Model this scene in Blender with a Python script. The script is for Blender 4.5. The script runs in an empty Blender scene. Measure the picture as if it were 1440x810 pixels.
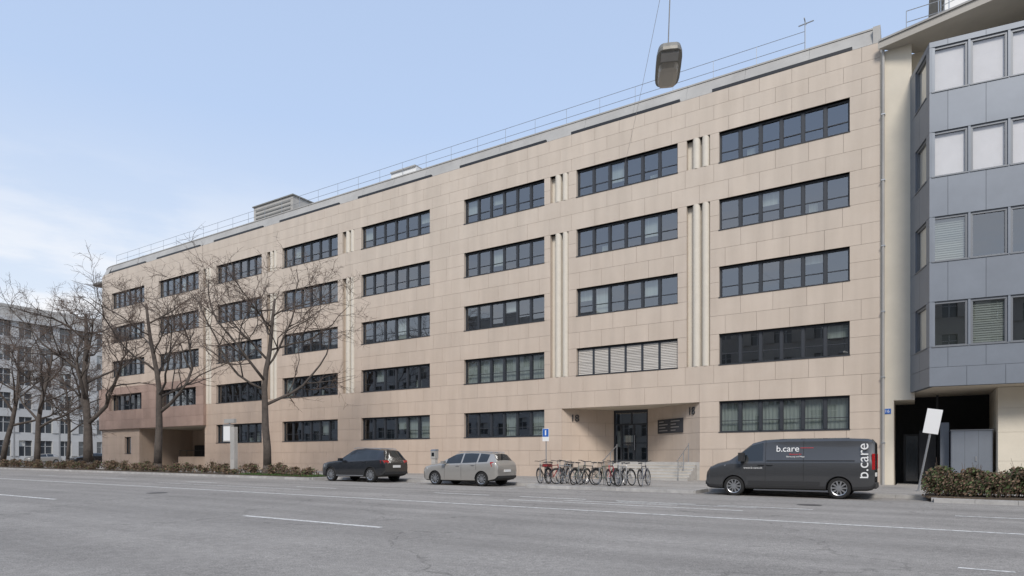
import bpy, math, random, bmesh
from mathutils import Vector, Matrix
import numpy as np
random.seed(7)
R_=math.radians
scene=bpy.context.scene
TH=R_(32.15)
def G(u):
    u=max(-90,min(20,u)); return -0.0065*(u+3)

# ---------------------------------------------------------------- materials
def mat(name,col,rough=0.8,metal=0.0,var=0.0,vscale=1.0,bump=0.0,bscale=20,island=0.0,spec=None,coat=0,col2=None,stretch=None):
    m=bpy.data.materials.new(name); m.use_nodes=True
    nt=m.node_tree; b=nt.nodes['Principled BSDF']
    b.inputs['Base Color'].default_value=(*col,1); b.inputs['Roughness'].default_value=rough
    b.inputs['Metallic'].default_value=metal
    if spec is not None: b.inputs['Specular IOR Level'].default_value=spec
    if coat: b.inputs['Coat Weight'].default_value=coat; b.inputs['Coat Roughness'].default_value=0.05
    tc=nt.nodes.new('ShaderNodeTexCoord')
    vec=tc.outputs['Object']
    if stretch:
        mp=nt.nodes.new('ShaderNodeMapping'); mp.inputs['Scale'].default_value=stretch
        nt.links.new(vec,mp.inputs['Vector']); vec=mp.outputs['Vector']
    out=None
    if var>0 or col2:
        n=nt.nodes.new('ShaderNodeTexNoise'); n.inputs['Scale'].default_value=vscale; n.inputs['Detail'].default_value=8
        n.inputs['Roughness'].default_value=0.65
        nt.links.new(vec,n.inputs['Vector'])
        mr=nt.nodes.new('ShaderNodeMapRange'); mr.inputs[1].default_value=0.3; mr.inputs[2].default_value=0.7
        nt.links.new(n.outputs['Fac'],mr.inputs[0])
        mx=nt.nodes.new('ShaderNodeMix'); mx.data_type='RGBA'
        nt.links.new(mr.outputs[0],mx.inputs['Factor'])
        c2=col2 if col2 else tuple(c*(1-var) for c in col)
        c1=col if col2 else tuple(min(1,c*(1+var)) for c in col)
        mx.inputs[6].default_value=(*c1,1); mx.inputs[7].default_value=(*c2,1)
        out=mx.outputs[2]
    if island>0:
        g=nt.nodes.new('ShaderNodeNewGeometry')
        mr=nt.nodes.new('ShaderNodeMapRange'); mr.inputs[3].default_value=1-island; mr.inputs[4].default_value=1+island
        nt.links.new(g.outputs['Random Per Island'],mr.inputs[0])
        vm=nt.nodes.new('ShaderNodeVectorMath'); vm.operation='SCALE'
        if out: nt.links.new(out,vm.inputs[0])
        else: vm.inputs[0].default_value=col
        nt.links.new(mr.outputs[0],vm.inputs['Scale']); out=vm.outputs[0]
    if out: nt.links.new(out,b.inputs['Base Color'])
    if bump>0:
        n=nt.nodes.new('ShaderNodeTexNoise'); n.inputs['Scale'].default_value=bscale; n.inputs['Detail'].default_value=6
        nt.links.new(tc.outputs['Object'],n.inputs['Vector'])
        bp=nt.nodes.new('ShaderNodeBump'); bp.inputs['Strength'].default_value=bump; bp.inputs['Distance'].default_value=0.02
        nt.links.new(n.outputs['Fac'],bp.inputs['Height']); nt.links.new(bp.outputs[0],b.inputs['Normal'])
    return m
def glassmat(name,tint,f0,rough=0.0):
    m=bpy.data.materials.new(name); m.use_nodes=True; nt=m.node_tree; nt.nodes.clear()
    o=nt.nodes.new('ShaderNodeOutputMaterial'); mx=nt.nodes.new('ShaderNodeMixShader')
    t=nt.nodes.new('ShaderNodeBsdfTransparent'); t.inputs[0].default_value=(*tint,1)
    g=nt.nodes.new('ShaderNodeBsdfGlossy'); g.inputs['Roughness'].default_value=rough; g.inputs[0].default_value=(.95,.97,1,1)
    lw=nt.nodes.new('ShaderNodeLayerWeight'); lw.inputs[0].default_value=.5
    pw=nt.nodes.new('ShaderNodeMath'); pw.operation='POWER'; pw.inputs[1].default_value=4; nt.links.new(lw.outputs['Facing'],pw.inputs[0])
    mr=nt.nodes.new('ShaderNodeMapRange'); mr.inputs[3].default_value=f0; mr.inputs[4].default_value=1; nt.links.new(pw.outputs[0],mr.inputs[0])
    nt.links.new(mr.outputs[0],mx.inputs[0]); nt.links.new(t.outputs[0],mx.inputs[1]); nt.links.new(g.outputs[0],mx.inputs[2])
    nt.links.new(mx.outputs[0],o.inputs[0]); return m

def stone_mat(name,c1,c2,pink,island=0.03):
    m=mat(name,c1,0.75,var=0.01,vscale=0.9,bump=0.15,bscale=9,island=island,col2=c2,spec=.3)
    nt=m.node_tree; b=nt.nodes['Principled BSDF']
    src=b.inputs['Base Color'].links[0].from_socket
    tc=nt.nodes.new('ShaderNodeTexCoord'); sp=nt.nodes.new('ShaderNodeSeparateXYZ'); nt.links.new(tc.outputs['Object'],sp.inputs[0])
    a=nt.nodes.new('ShaderNodeMapRange'); a.inputs[1].default_value=16; a.inputs[2].default_value=2; nt.links.new(sp.outputs['Z'],a.inputs[0])
    c=nt.nodes.new('ShaderNodeMapRange'); c.inputs[1].default_value=-5; c.inputs[2].default_value=-45; c.inputs[3].default_value=.25; nt.links.new(sp.outputs['X'],c.inputs[0])
    mu=nt.nodes.new('ShaderNodeMath'); mu.operation='MULTIPLY'; nt.links.new(a.outputs[0],mu.inputs[0]); nt.links.new(c.outputs[0],mu.inputs[1])
    mp=nt.nodes.new('ShaderNodeMapping'); mp.inputs['Scale'].default_value=(1.3,1.3,.12); nt.links.new(tc.outputs['Object'],mp.inputs[0])
    n=nt.nodes.new('ShaderNodeTexNoise'); n.inputs['Scale'].default_value=1.2; n.inputs['Detail'].default_value=6; nt.links.new(mp.outputs[0],n.inputs['Vector'])
    st=nt.nodes.new('ShaderNodeMapRange'); st.inputs[1].default_value=.35; st.inputs[2].default_value=.75; st.inputs[3].default_value=1.03; st.inputs[4].default_value=.90
    nt.links.new(n.outputs['Fac'],st.inputs[0])
    mx=nt.nodes.new('ShaderNodeMix'); mx.data_type='RGBA'; mx.blend_type='MULTIPLY'; mx.inputs[7].default_value=(*pink,1)
    nt.links.new(mu.outputs[0],mx.inputs['Factor']); nt.links.new(src,mx.inputs[6])
    vm=nt.nodes.new('ShaderNodeVectorMath'); vm.operation='SCALE'; nt.links.new(mx.outputs[2],vm.inputs[0]); nt.links.new(st.outputs[0],vm.inputs['Scale'])
    nt.links.new(vm.outputs[0],b.inputs['Base Color'])
    return m

M={}
M['stone']=stone_mat('stone_panel',(.555,.482,.408),(.525,.45,.375),(.92,.82,.765))
M['column']=mat('pale_stone_column',(.60,.55,.47),.7,var=.05,vscale=2)
M['joint']=mat('stone_joint',(.38,.32,.27),.9)
M['pink']=stone_mat('red_stone_panel',(.385,.285,.24),(.32,.235,.197),(1,.95,.92),.08)
M['pinkj']=mat('red_stone_joint',(.2,.14,.11),.9)
M['frame']=mat('anthracite_frame',(.034,.038,.045),.45)
M['glass']=glassmat('window_glass',(.62,.68,.67),.22)
M['glassb']=glassmat('clear_window_glass',(.92,.93,.93),.10)
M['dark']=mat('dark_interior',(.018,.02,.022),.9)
M['room']=mat('room_wall',(.10,.10,.095),.9,var=.5,vscale=.35)
M['blind']=mat('window_blind',(.48,.45,.41),.7,island=.12)
M['curtain']=mat('curtain',(.55,.55,.52),.9,var=.2,vscale=5,stretch=(3,1,.1))
M['roller']=mat('roller_blind',(.70,.67,.66),.9,var=.04,vscale=2)
M['metalroof']=mat('roof_fascia',(.36,.35,.33),.6,var=.14,vscale=.6)
M['concrete']=mat('concrete',(.40,.385,.36),.85,var=.15,vscale=1.5,bump=.3)
M['roof']=mat('roof_gravel',(.2,.2,.19),.9)
M['steel']=mat('galvanised_steel',(.42,.43,.44),.4,.8)
M['blackm']=mat('black_metal',(.02,.02,.022),.4)
M['cream']=mat('cream_render',(.63,.575,.475),.85,var=.06,vscale=.8,bump=.2,bscale=30)
M['soffit']=mat('beige_soffit',(.56,.50,.41),.85,var=.08,vscale=.8)
M['slab']=mat('slab_edge',(.44,.41,.36),.8,var=.1,vscale=.8)
M['bay']=mat('blue_grey_metal_panel',(.185,.205,.235),.42,.2,var=.08,vscale=.7,island=.04)
M['bayj']=mat('panel_joint_dark',(.10,.11,.125),.6)
M['bayframe']=mat('aluminium_frame',(.17,.18,.195),.45,.4)
M['white']=mat('white_paint',(.75,.75,.74),.5)
M['blue']=mat('sign_blue',(.02,.12,.45),.4)
M['red']=mat('red_paint',(.6,.03,.03),.35)
M['kerb']=mat('granite_kerb',(.38,.37,.355),.8,var=.2,vscale=3,island=.1)
M['bgwall']=mat('pale_concrete_facade',(.46,.465,.465),.8,var=.08,vscale=.3)
M['oppwall']=mat('street_facade_render',(.36,.34,.31),.8,var=.15,vscale=.2)
M['winglass_far']=mat('dark_window',(.05,.06,.07),.08,spec=1)
M['bark']=mat('tree_bark',(.080,.066,.056),.95,var=.35,vscale=4,bump=.9,bscale=14)
M['twig']=mat('tree_twigs',(.12,.088,.07),.95)
M['soil']=mat('planting_soil',(.08,.062,.045),1,var=.4,vscale=6,bump=.8)
M['grass']=mat('grass',(.06,.11,.03),1,var=.4,vscale=5,island=.3)
M['leafb']=mat('shrub_brown_leaf',(.15,.10,.065),.9,island=.45)
M['leafg']=mat('shrub_green_leaf',(.065,.09,.032),.85,island=.45)
M['tyre']=mat('tyre_rubber',(.015,.015,.015),.85)
M['rim']=mat('alloy_rim',(.5,.51,.52),.3,.9)
M['plastic']=mat('black_plastic',(.022,.022,.023),.6)
M['cglass']=mat('car_glass',(.012,.015,.017),.04,spec=.9)
M['lens']=mat('clear_lens',(.6,.62,.63),.1,spec=.8)
M['redlens']=mat('red_lens',(.35,.01,.01),.15,spec=.8)
M['pblack']=mat('black_car_paint',(.010,.011,.013),.25,coat=1)
M['psilver']=mat('champagne_car_paint',(.36,.345,.32),.3,.4,coat=1)
M['pvan']=mat('dark_grey_van_paint',(.055,.056,.058),.3,.3,coat=1)
M['plate']=mat('licence_plate',(.7,.7,.68),.5)
M['lampbody']=mat('lamp_housing',(.22,.21,.185),.5,.2,var=.2,vscale=6)
M['lamplens']=mat('lamp_lens',(.42,.38,.32),.25)
M['iron']=mat('cast_iron_cover',(.09,.085,.08),.7,var=.3,vscale=12)

def asphalt(name,c):
    m=bpy.data.materials.new(name); m.use_nodes=True; nt=m.node_tree; b=nt.nodes['Principled BSDF']
    b.inputs['Roughness'].default_value=.85; b.inputs['Specular IOR Level'].default_value=.25
    tc=nt.nodes.new('ShaderNodeTexCoord')
    def noise(s,d,stretch=None,lo=.3,hi=.7,a=.9,bb=1.1):
        v=tc.outputs['Object']
        if stretch:
            mp=nt.nodes.new('ShaderNodeMapping'); mp.inputs['Scale'].default_value=stretch; nt.links.new(v,mp.inputs[0]); v=mp.outputs[0]
        n=nt.nodes.new('ShaderNodeTexNoise'); n.inputs['Scale'].default_value=s; n.inputs['Detail'].default_value=d; nt.links.new(v,n.inputs['Vector'])
        r=nt.nodes.new('ShaderNodeMapRange'); r.inputs[1].default_value=lo; r.inputs[2].default_value=hi; r.inputs[3].default_value=a; r.inputs[4].default_value=bb
        nt.links.new(n.outputs['Fac'],r.inputs[0]); return r.outputs[0],n.outputs['Fac']
    n1,_=noise(.35,6,None,.3,.7,.88,1.08)
    n2,_=noise(1,5,(.03,.9,1),.35,.65,.83,1.08)
    n3,f3=noise(60,3,None,.3,.7,.62,1.38)
    n4,_=noise(8,4,None,.35,.7,.90,1.10)
    cur=None
    for n in (n1,n2,n3,n4):
        if cur is None: cur=n
        else:
            mu=nt.nodes.new('ShaderNodeMath'); mu.operation='MULTIPLY'; nt.links.new(cur,mu.inputs[0]); nt.links.new(n,mu.inputs[1]); cur=mu.outputs[0]
    vo=nt.nodes.new('ShaderNodeTexVoronoi'); vo.feature='DISTANCE_TO_EDGE'; vo.inputs['Scale'].default_value=.16
    wn=nt.nodes.new('ShaderNodeTexNoise'); wn.inputs['Scale'].default_value=1.3; wn.inputs['Detail'].default_value=6; nt.links.new(tc.outputs['Object'],wn.inputs['Vector'])
    ad=nt.nodes.new('ShaderNodeVectorMath'); ad.operation='ADD'; sc=nt.nodes.new('ShaderNodeVectorMath'); sc.operation='SCALE'; sc.inputs['Scale'].default_value=1.2
    nt.links.new(wn.outputs['Color'],sc.inputs[0]); nt.links.new(tc.outputs['Object'],ad.inputs[0]); nt.links.new(sc.outputs[0],ad.inputs[1]); nt.links.new(ad.outputs[0],vo.inputs['Vector'])
    cr=nt.nodes.new('ShaderNodeMapRange'); cr.inputs[1].default_value=0; cr.inputs[2].default_value=.005; cr.inputs[3].default_value=.68; cr.inputs[4].default_value=1
    nt.links.new(vo.outputs['Distance'],cr.inputs[0])
    mu=nt.nodes.new('ShaderNodeMath'); mu.operation='MULTIPLY'; nt.links.new(cur,mu.inputs[0]); nt.links.new(cr.outputs[0],mu.inputs[1]); cur=mu.outputs[0]
    vm=nt.nodes.new('ShaderNodeVectorMath'); vm.operation='SCALE'; vm.inputs[0].default_value=c; nt.links.new(cur,vm.inputs['Scale'])
    nt.links.new(vm.outputs[0],b.inputs['Base Color'])
    bp=nt.nodes.new('ShaderNodeBump'); bp.inputs['Strength'].default_value=.5; bp.inputs['Distance'].default_value=.01
    nt.links.new(f3,bp.inputs['Height']); nt.links.new(bp.outputs[0],b.inputs['Normal'])
    return m
M['road']=asphalt('road_asphalt',(.290,.272,.250))
M['walk']=asphalt('pavement_asphalt',(.33,.31,.285))
M['ground']=asphalt('ground_surface',(.26,.245,.22))
m=bpy.data.materials.new('worn_road_paint'); m.use_nodes=True; nt=m.node_tree; b=nt.nodes['Principled BSDF']; b.inputs['Roughness'].default_value=.8
tc=nt.nodes.new('ShaderNodeTexCoord'); n=nt.nodes.new('ShaderNodeTexNoise'); n.inputs['Scale'].default_value=9; n.inputs['Detail'].default_value=8; n.inputs['Roughness'].default_value=.75
nt.links.new(tc.outputs['Object'],n.inputs['Vector']); r=nt.nodes.new('ShaderNodeMapRange'); r.inputs[1].default_value=.40; r.inputs[2].default_value=.54
nt.links.new(n.outputs['Fac'],r.inputs[0]); mx=nt.nodes.new('ShaderNodeMix'); mx.data_type='RGBA'; mx.inputs[6].default_value=(.36,.35,.33,1); mx.inputs[7].default_value=(.72,.71,.68,1)
nt.links.new(r.outputs[0],mx.inputs['Factor']); nt.links.new(mx.outputs[2],b.inputs['Base Color']); M['paint']=m

# ---------------------------------------------------------------- mesh builder
class MB:
    def __init__(s): s.v=[]; s.f=[]; s.m=[]; s.mats=[]
    def mi(s,k):
        if k not in s.mats: s.mats.append(k)
        return s.mats.index(k)
    def face(s,pts,k):
        b=len(s.v); s.v+= [tuple(p) for p in pts]; s.f.append(tuple(range(b,b+len(pts)))); s.m.append(s.mi(k))
    def hexa(s,p,k):
        b=len(s.v); s.v+=[tuple(q) for q in p]; i=s.mi(k)
        for f in ((3,2,1,0),(4,5,6,7),(0,1,5,4),(1,2,6,5),(2,3,7,6),(3,0,4,7)):
            s.f.append(tuple(b+j for j in f)); s.m.append(i)
    def box(s,x0,x1,y0,y1,z0,z1,k):
        s.hexa([(x0,y0,z0),(x1,y0,z0),(x1,y1,z0),(x0,y1,z0),(x0,y0,z1),(x1,y0,z1),(x1,y1,z1),(x0,y1,z1)],k)
    def tube(s,pts,rad,n,k,cap=True,closed=False):
        pts=[Vector(p) for p in pts]; N=len(pts); b=len(s.v); i=s.mi(k)
        if not hasattr(rad,'__len__'): rad=[rad]*N
        up=Vector((0.13,0.21,1)).normalized()
        for a in range(N):
            if closed: d=pts[(a+1)%N]-pts[a-1]
            else: d=pts[min(a+1,N-1)]-pts[max(a-1,0)]
            d=d.normalized() if d.length>1e-9 else Vector((0,0,1))
            r=up if abs(d.dot(up))<.95 else Vector((1,0.1,0))
            s1=d.cross(r).normalized(); s2=d.cross(s1)
            for j in range(n):
                t=2*math.pi*j/n; s.v.append(tuple(pts[a]+(s1*math.cos(t)+s2*math.sin(t))*rad[a]))
        for a in range(N if closed else N-1):
            c=(a+1)%N
            for j in range(n):
                s.f.append((b+a*n+j,b+a*n+(j+1)%n,b+c*n+(j+1)%n,b+c*n+j)); s.m.append(i)
        if cap and not closed:
            s.f.append(tuple(b+j for j in range(n))[::-1]); s.m.append(i)
            s.f.append(tuple(b+(N-1)*n+j for j in range(n))); s.m.append(i)
    def ring(s,c,axis,r,tr,k,n=24,m=6):
        c=Vector(c); a=Vector(axis).normalized(); e=a.orthogonal().normalized(); f=a.cross(e)
        s.tube([c+(e*math.cos(2*math.pi*i/n)+f*math.sin(2*math.pi*i/n))*r for i in range(n)],tr,m,k,closed=True)
    def lathe_y(s,c,prof,k,n=28,sgn=1):
        b=len(s.v); i=s.mi(k)
        for (y,r) in prof:
            for j in range(n):
                t=2*math.pi*j/n; s.v.append((c[0]+r*math.cos(t),c[1]+y*sgn,c[2]+r*math.sin(t)))
        for a in range(len(prof)-1):
            for j in range(n):
                s.f.append((b+a*n+j,b+a*n+(j+1)%n,b+(a+1)*n+(j+1)%n,b+(a+1)*n+j)); s.m.append(i)
    def obj(s,name,parent=None,smooth=False,split=None,bevel=None):
        me=bpy.data.meshes.new(name); me.from_pydata(s.v,[],s.f)
        for k in s.mats: me.materials.append(M[k])
        me.polygons.foreach_set('material_index',s.m)
        if smooth: me.polygons.foreach_set('use_smooth',[True]*len(s.f))
        me.update()
        o=bpy.data.objects.new(name,me); scene.collection.objects.link(o)
        if parent: o.parent=parent
        if bevel:
            q=o.modifiers.new('b','BEVEL'); q.width=bevel; q.segments=2; q.limit_method='ANGLE'
        if split:
            q=o.modifiers.new('e','EDGE_SPLIT'); q.split_angle=R_(split)
        return o
def empty(name,loc=(0,0,0),rot=0,rx=0,ry=0):
    e=bpy.data.objects.new(name,None); e.location=loc; e.rotation_euler=(rx,ry,rot); scene.collection.objects.link(e); e.empty_display_size=.3; return e
def text(body,size,loc,rot,k,parent,name,ext=.006,align='CENTER'):
    c=bpy.data.curves.new(name,'FONT'); c.body=body; c.size=size; c.extrude=ext; c.align_x=align; c.align_y='CENTER'
    c.materials.append(M[k]); o=bpy.data.objects.new(name,c); o.location=loc; o.rotation_euler=rot; scene.collection.objects.link(o)
    if parent: o.parent=parent
    return o

class Loc:
    def __init__(s,P0,P1):
        s.p=Vector((P0[0],P0[1])); d=Vector((P1[0]-P0[0],P1[1]-P0[1])); s.L=d.length; s.d=d/s.L; s.i=Vector((-s.d.y,s.d.x))
    def __call__(s,a,t,z):
        q=s.p+s.d*a+s.i*t; return (q.x,q.y,z)
    def box(s,mb,a0,a1,t0,t1,z0,z1,k):
        mb.hexa([s(a0,t0,z0),s(a1,t0,z0),s(a1,t1,z0),s(a0,t1,z0),s(a0,t0,z1),s(a1,t0,z1),s(a1,t1,z1),s(a0,t1,z1)],k)

def panel_wall(mbp,mbc,L,zc,openings,k,kj,pw=1.5,th=.3,gap=.006,s0=0,s1=None,revealk=None):
    s1=L.L if s1 is None else s1
    for ri in range(len(zc)-1):
        za,zb=zc[ri],zc[ri+1]
        iv=[(s0,s1)]
        for (a,b_,z0,z1) in openings:
            if z0<zb-1e-3 and z1>za+1e-3:
                nv=[]
                for (p,q) in iv:
                    if b_<=p or a>=q: nv.append((p,q)); continue
                    if a>p: nv.append((p,a))
                    if b_<q: nv.append((b_,q))
                iv=nv
        for (p,q) in iv:
            if q-p<.02: continue
            L.box(mbc,p+.004,q-.004,.032,th,za,zb,kj)
            n=max(1,round((q-p)/pw)); w=(q-p)/n
            cuts=[p+w*i for i in range(n+1)]
            if ri%2 and n>2: cuts=[p]+[p+w*(i+.5) for i in range(n)]+[q]
            for i in range(len(cuts)-1):
                a=cuts[i]+(gap if i>0 else 0); b_=cuts[i+1]-(gap if i<len(cuts)-2 else 0)
                L.box(mbp,a,b_,0,.03,za+gap,zb-gap,k)
            for x0,x1 in ((p,p+.0035),(q-.0035,q)):
                L.box(mbp,x0,x1,.031,th,za,zb,revealk or k)

def window(fr,gl,inn,L,s0,s1,z0,z1,n=6,dep=.2,fk='frame',mode='auto',transom=.36,post=.085,gk='glass'):
    o=.06
    L.box(fr,s0,s1,dep,dep+.1,z0,z0+o,fk); L.box(fr,s0,s1,dep,dep+.1,z1-o*1.6,z1,fk)
    L.box(fr,s0,s0+o,dep,dep+.1,z0+o,z1-o*1.6,fk); L.box(fr,s1-o,s1,dep,dep+.1,z0+o,z1-o*1.6,fk)
    L.box(fr,s0-.02,s1+.02,-.03,dep-.002,z0-.03,z0+.012,fk)
    w=(s1-s0-2*o)/n; zb=z0+o; zt=z1-o*1.6
    for i in range(1,n):
        c=s0+o+w*i; L.box(fr,c-post,c+post*.6,dep-.03,dep+.1,zb,zt,fk)
    for i in range(n):
        a=s0+o+w*i+(post*.6 if i else 0); b=s0+o+w*(i+1)-(post if i<n-1 else 0)
        f=.03
        if transom:
            zz=zb+(zt-zb)*transom; L.box(fr,a,b,dep+.02,dep+.08,zz-.018,zz+.018,fk)
        L.box(fr,a,a+f,dep+.015,dep+.09,zb,zt,fk); L.box(fr,b-f,b,dep+.015,dep+.09,zb,zt,fk)
        j=[random.uniform(-.010,.010) for _ in range(3)]
        gl.face([L(a,dep+.06+j[0],zb),L(b,dep+.06+j[1],zb),L(b,dep+.06+j[2],zt),L(a,dep+.06+j[0]+j[2]-j[1],zt)],gk)
        r=random.random()
        def sheet(zlo,k,t=.2):
            inn.face([L(a,dep+t,zlo),L(b,dep+t,zlo),L(b,dep+t,zt),L(a,dep+t,zt)],k)
        def slats(zlo,t=-.03):
            kk=int((zt-zlo)/.09)
            for q in range(kk):
                z=zlo+(zt-zlo)*q/kk
                inn.hexa([L(a,dep+t,z),L(b,dep+t,z),L(b,dep+t+.01,z),L(a,dep+t+.01,z),L(a,dep+t+.035,z+.085),L(b,dep+t+.035,z+.085),L(b,dep+t+.042,z+.085),L(a,dep+t+.042,z+.085)],'blind')
        if mode=='blind': slats(zb)
        elif mode=='halfblind': slats(zb+(zt-zb)*.02,.12)
        elif mode=='roller': sheet(zb,'roller',.12)
        elif mode=='curtain':
            if r<.6:
                m=10
                for q in range(m):
                    x0=a+(b-a)*q/m; x1=a+(b-a)*(q+1)/m
                    inn.face([L(x0,dep+.22+(.03 if q%2 else 0),zb),L(x1,dep+.22+(0 if q%2 else .03),zb),L(x1,dep+.22+(0 if q%2 else .03),zt),L(x0,dep+.22+(.03 if q%2 else 0),zt)],'curtain')
        elif mode=='auto':
            if r<.13: sheet(zb+(zt-zb)*random.choice((.0,.3,.45,.6,.75)),'curtain',.25)
            elif r<.21: L.box(inn,a+.1,a+.5,dep+.8,dep+.9,zb,zb+random.uniform(.3,.9),'curtain')

# ---------------------------------------------------------------- main building
bld=empty('office_building')
pan,core,fr,gl,inn=MB(),MB(),MB(),MB(),MB()
UL,UR=-70.7,-1.32
L0=Loc((UL,0),(UR,0))
def S(u): return u-UL
def UX(x): return 33.9*math.tan(math.atan((x-720)/900)-TH)
cols=[(UX(a),UX(b)) for a,b in ((157,203),(223,279.5),(304,368),(397,475),(508,604.5),(652.5,765.5),(810.5,953),(1011,1195))]
tops=[4.28+3.5*i for i in range(5)]
WH=1.6
zc=[-.6,.9,1.8,2.68]
for i,t in enumerate(tops):
    if i: zc+=[t-WH-.95,t-WH]
    zc+=[t-WH/2,t]
zc+=[19.0,19.75,20.45]
op=[]; wins=[]
for ci,(a,b) in enumerate(cols):
    for ri,t in enumerate(tops):
        if ri==0 and ci in (0,1,6): continue
        op.append((S(a),S(b),t-WH,t)); wins.append((ci,ri,S(a),S(b),t-WH,t))
niches=[(UX(284),UX(299)),(UX(375),UX(390)),(UX(482),UX(498)),(UX(776),UX(797)),(UX(963),UX(1001))]
niches=[((a+b)/2-.62,(a+b)/2+.62) for a,b in niches]
for a,b in niches:
    op.append((S(a),S(b),tops[4]-WH,tops[4])); op.append((S(a),S(b),tops[1]-WH,tops[3]))
EL,ER=-17.8,-9.6
op.append((S(EL),S(ER),-.6,4.28))
PL,PR=UX(196),UX(288)
op.append((S(PL),S(PR),-.6,4.28))
op.append((S(-67.5),S(-66.3),1.8,3.48))
panel_wall(pan,core,L0,zc,op,'stone','joint')
for (a,b,z0,z1) in op:
    if z1>4.3 or z0>2:
        L0.box(pan,a,b,.031,.3,z1-.0,z1+.004,'stone')
    L0.box(pan,a,b,.034,.3,z0-.004,z0,'stone')
for ci,ri,a,b,z0,z1 in wins:
    mode='auto'
    if ci==6 and ri==1: mode='blind'
    elif (ci,ri) in ((7,0),(5,1),(5,0),(4,2)): mode='curtain'
    window(fr,gl,inn,L0,a,b,z0,z1,mode=mode)
window(fr,gl,inn,L0,S(-67.5),S(-66.3),1.8,3.48,n=1,mode='none',transom=0)
colm=MB()
for a,b in niches:
    for z0,z1 in ((tops[4]-WH,tops[4]),(tops[1]-WH,tops[3])):
        L0.box(pan,S(a),S(b),.305,.36,z0,z1,'column')
        for f in (.40,.80):
            c=a+(b-a)*f
            colm.tube([(c,.17,z0),(c,.17,z1)],.20,20,'column')
colm.obj('niche_columns',bld,smooth=True,split=40)
RR=6.0
def arc(a,off=0): return (UL-(RR+off)*math.sin(a),RR-(RR+off)*math.cos(a))
for i in range(9):
    a0,a1=R_(10*i),R_(10*(i+1))
    L=Loc(arc(a1),arc(a0)); panel_wall(pan,core,L,zc,[],'stone','joint',pw=2)
    Lp=Loc(arc(a1,.28),arc(a0,.28)); panel_wall(pan,core,Lp,[4.3,5.2,6.2,7.78,8.5],[],'pink','pinkj',pw=2,th=.27)
L=Loc((UL-RR,30),(UL-RR,RR)); panel_wall(pan,core,L,zc,[],'stone','joint',pw=1.8)
Lp=Loc((UL,-.28),(UX(290),-.28))
panel_wall(pan,core,Lp,[4.3,5.2,tops[1]-WH,tops[1]-WH/2,tops[1],8.5],[(a,b,z0,z1) for ci,ri,a,b,z0,z1 in wins if ri==1 and ci<2],'pink','pinkj',pw=1.3,th=.27)
core.box(UL,UX(290),-.27,-.01,4.27,4.30,'pinkj')
core.box(PL,PR,5.5,5.6,-.6,4.4,'stone'); core.box(PL-.1,PL,.31,5.5,-.6,4.4,'stone'); core.box(PR,PR+.1,.31,5.5,-.6,4.4,'stone')
core.box(PL,PR,.31,5.5,4.285,4.4,'soffit'); core.box(PL+3,PR-.2,2.2,2.5,-.2,1.5,'stone'); core.box(PL+3.5,PR-1.5,5.35,5.49,.5,3.1,'dark')
core.box(PL+.6,PL+2.4,5.35,5.48,.5,2.7,'frame')
for i in range(9): core.tube([(PL+3.1+i*1.2,2.3,1.5),(PL+3.1+i*1.2,2.3,2.1)],.02,6,'blackm')
core.tube([(PL+3,2.3,2.1),(PR-.2,2.3,2.1)],.025,6,'blackm')
# entrance recess
FL=1.12
B=(-15.75,3.0);C=(-13.55,3.0)
ez=[-.6,.9,1.8,2.68,3.48,4.28]
panel_wall(pan,core,Loc((EL,.05),B),ez,[],'stone','joint',pw=1.2,th=.1)
panel_wall(pan,core,Loc(C,(ER,.05)),ez,[],'stone','joint',pw=1.3,th=.1)
core.box(B[0],C[0],4.2,4.3,-.6,4.28,'room')
core.face([(EL,.01,4.279),(ER,.01,4.279),(C[0],3.3,4.279),(B[0],3.3,4.279)],'soffit')
Ld=Loc(B,C); dw=Ld.L
Ld.box(fr,0,dw,.05,.15,4.1,4.28,'frame'); Ld.box(fr,0,dw,.05,.15,3.35,3.43,'frame')
for s_ in (0,.42,dw/2+.15,dw-.1):
    Ld.box(fr,s_,s_+.1,.04,.15,FL,3.35,'frame')
for s_ in (0,dw/2,dw-.1): Ld.box(fr,s_,s_+.08,.05,.15,3.43,4.1,'frame')
Ld.box(fr,.1,dw-.1,.05,.15,FL,FL+.12,'frame'); Ld.box(fr,.52,dw-.1,.055,.14,2.2,2.28,'frame')
gl.face([Ld(.05,.1,FL),Ld(dw-.05,.1,FL),Ld(dw-.05,.1,4.2),Ld(.05,.1,4.2)],'glass')
Ld.box(fr,1.35,1.38,-.03,.0,FL+.7,FL+1.6,'steel')
Ld.box(inn,.6,1.2,.22,.24,FL+1.2,FL+1.6,'curtain'); Ld.box(inn,.15,.40,.22,.24,FL+.9,FL+1.9,'roller')
core.hexa([(EL,.0,-.3),(ER,.0,-.3),(C[0],3.3,-.3),(B[0],3.3,-.3),(EL,.0,FL),(ER,.0,FL),(C[0],3.3,FL),(B[0],3.3,FL)],'concrete')
g0=G(-13)+.12
stp=MB(); ns=6; hh=(FL-g0)/ns
for i in range(ns-1):
    stp.box(-14.6,ER-.15,-.33*(ns-1-i),-.005 if i==ns-2 else -.33*(ns-2-i),g0-.1,g0+hh*(i+1),'concrete')
    stp.box(-14.6,ER-.15,-.33*(ns-1-i)-.012,-.33*(ns-1-i)-.001,g0+hh*(i+1)-.03,g0+hh*(i+1)-.002,'soffit')
stp.box(EL+.2,-14.62,-1.9,-.006,g0-.1,FL+.002,'stone')
stp.obj('entrance_steps',bld)
hr=MB()
for x in (-10.2,-14.3):
    hr.tube([(x,.1,FL+.95),(x,-1.75,g0+1.05),(x,-1.95,g0+1.0)],.025,8,'steel')
    for y,z in ((.05,FL),(-.85,g0+hh*3),(-1.75,g0)): hr.tube([(x,y,z),(x,y,z+1.0)],.022,8,'steel')
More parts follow.
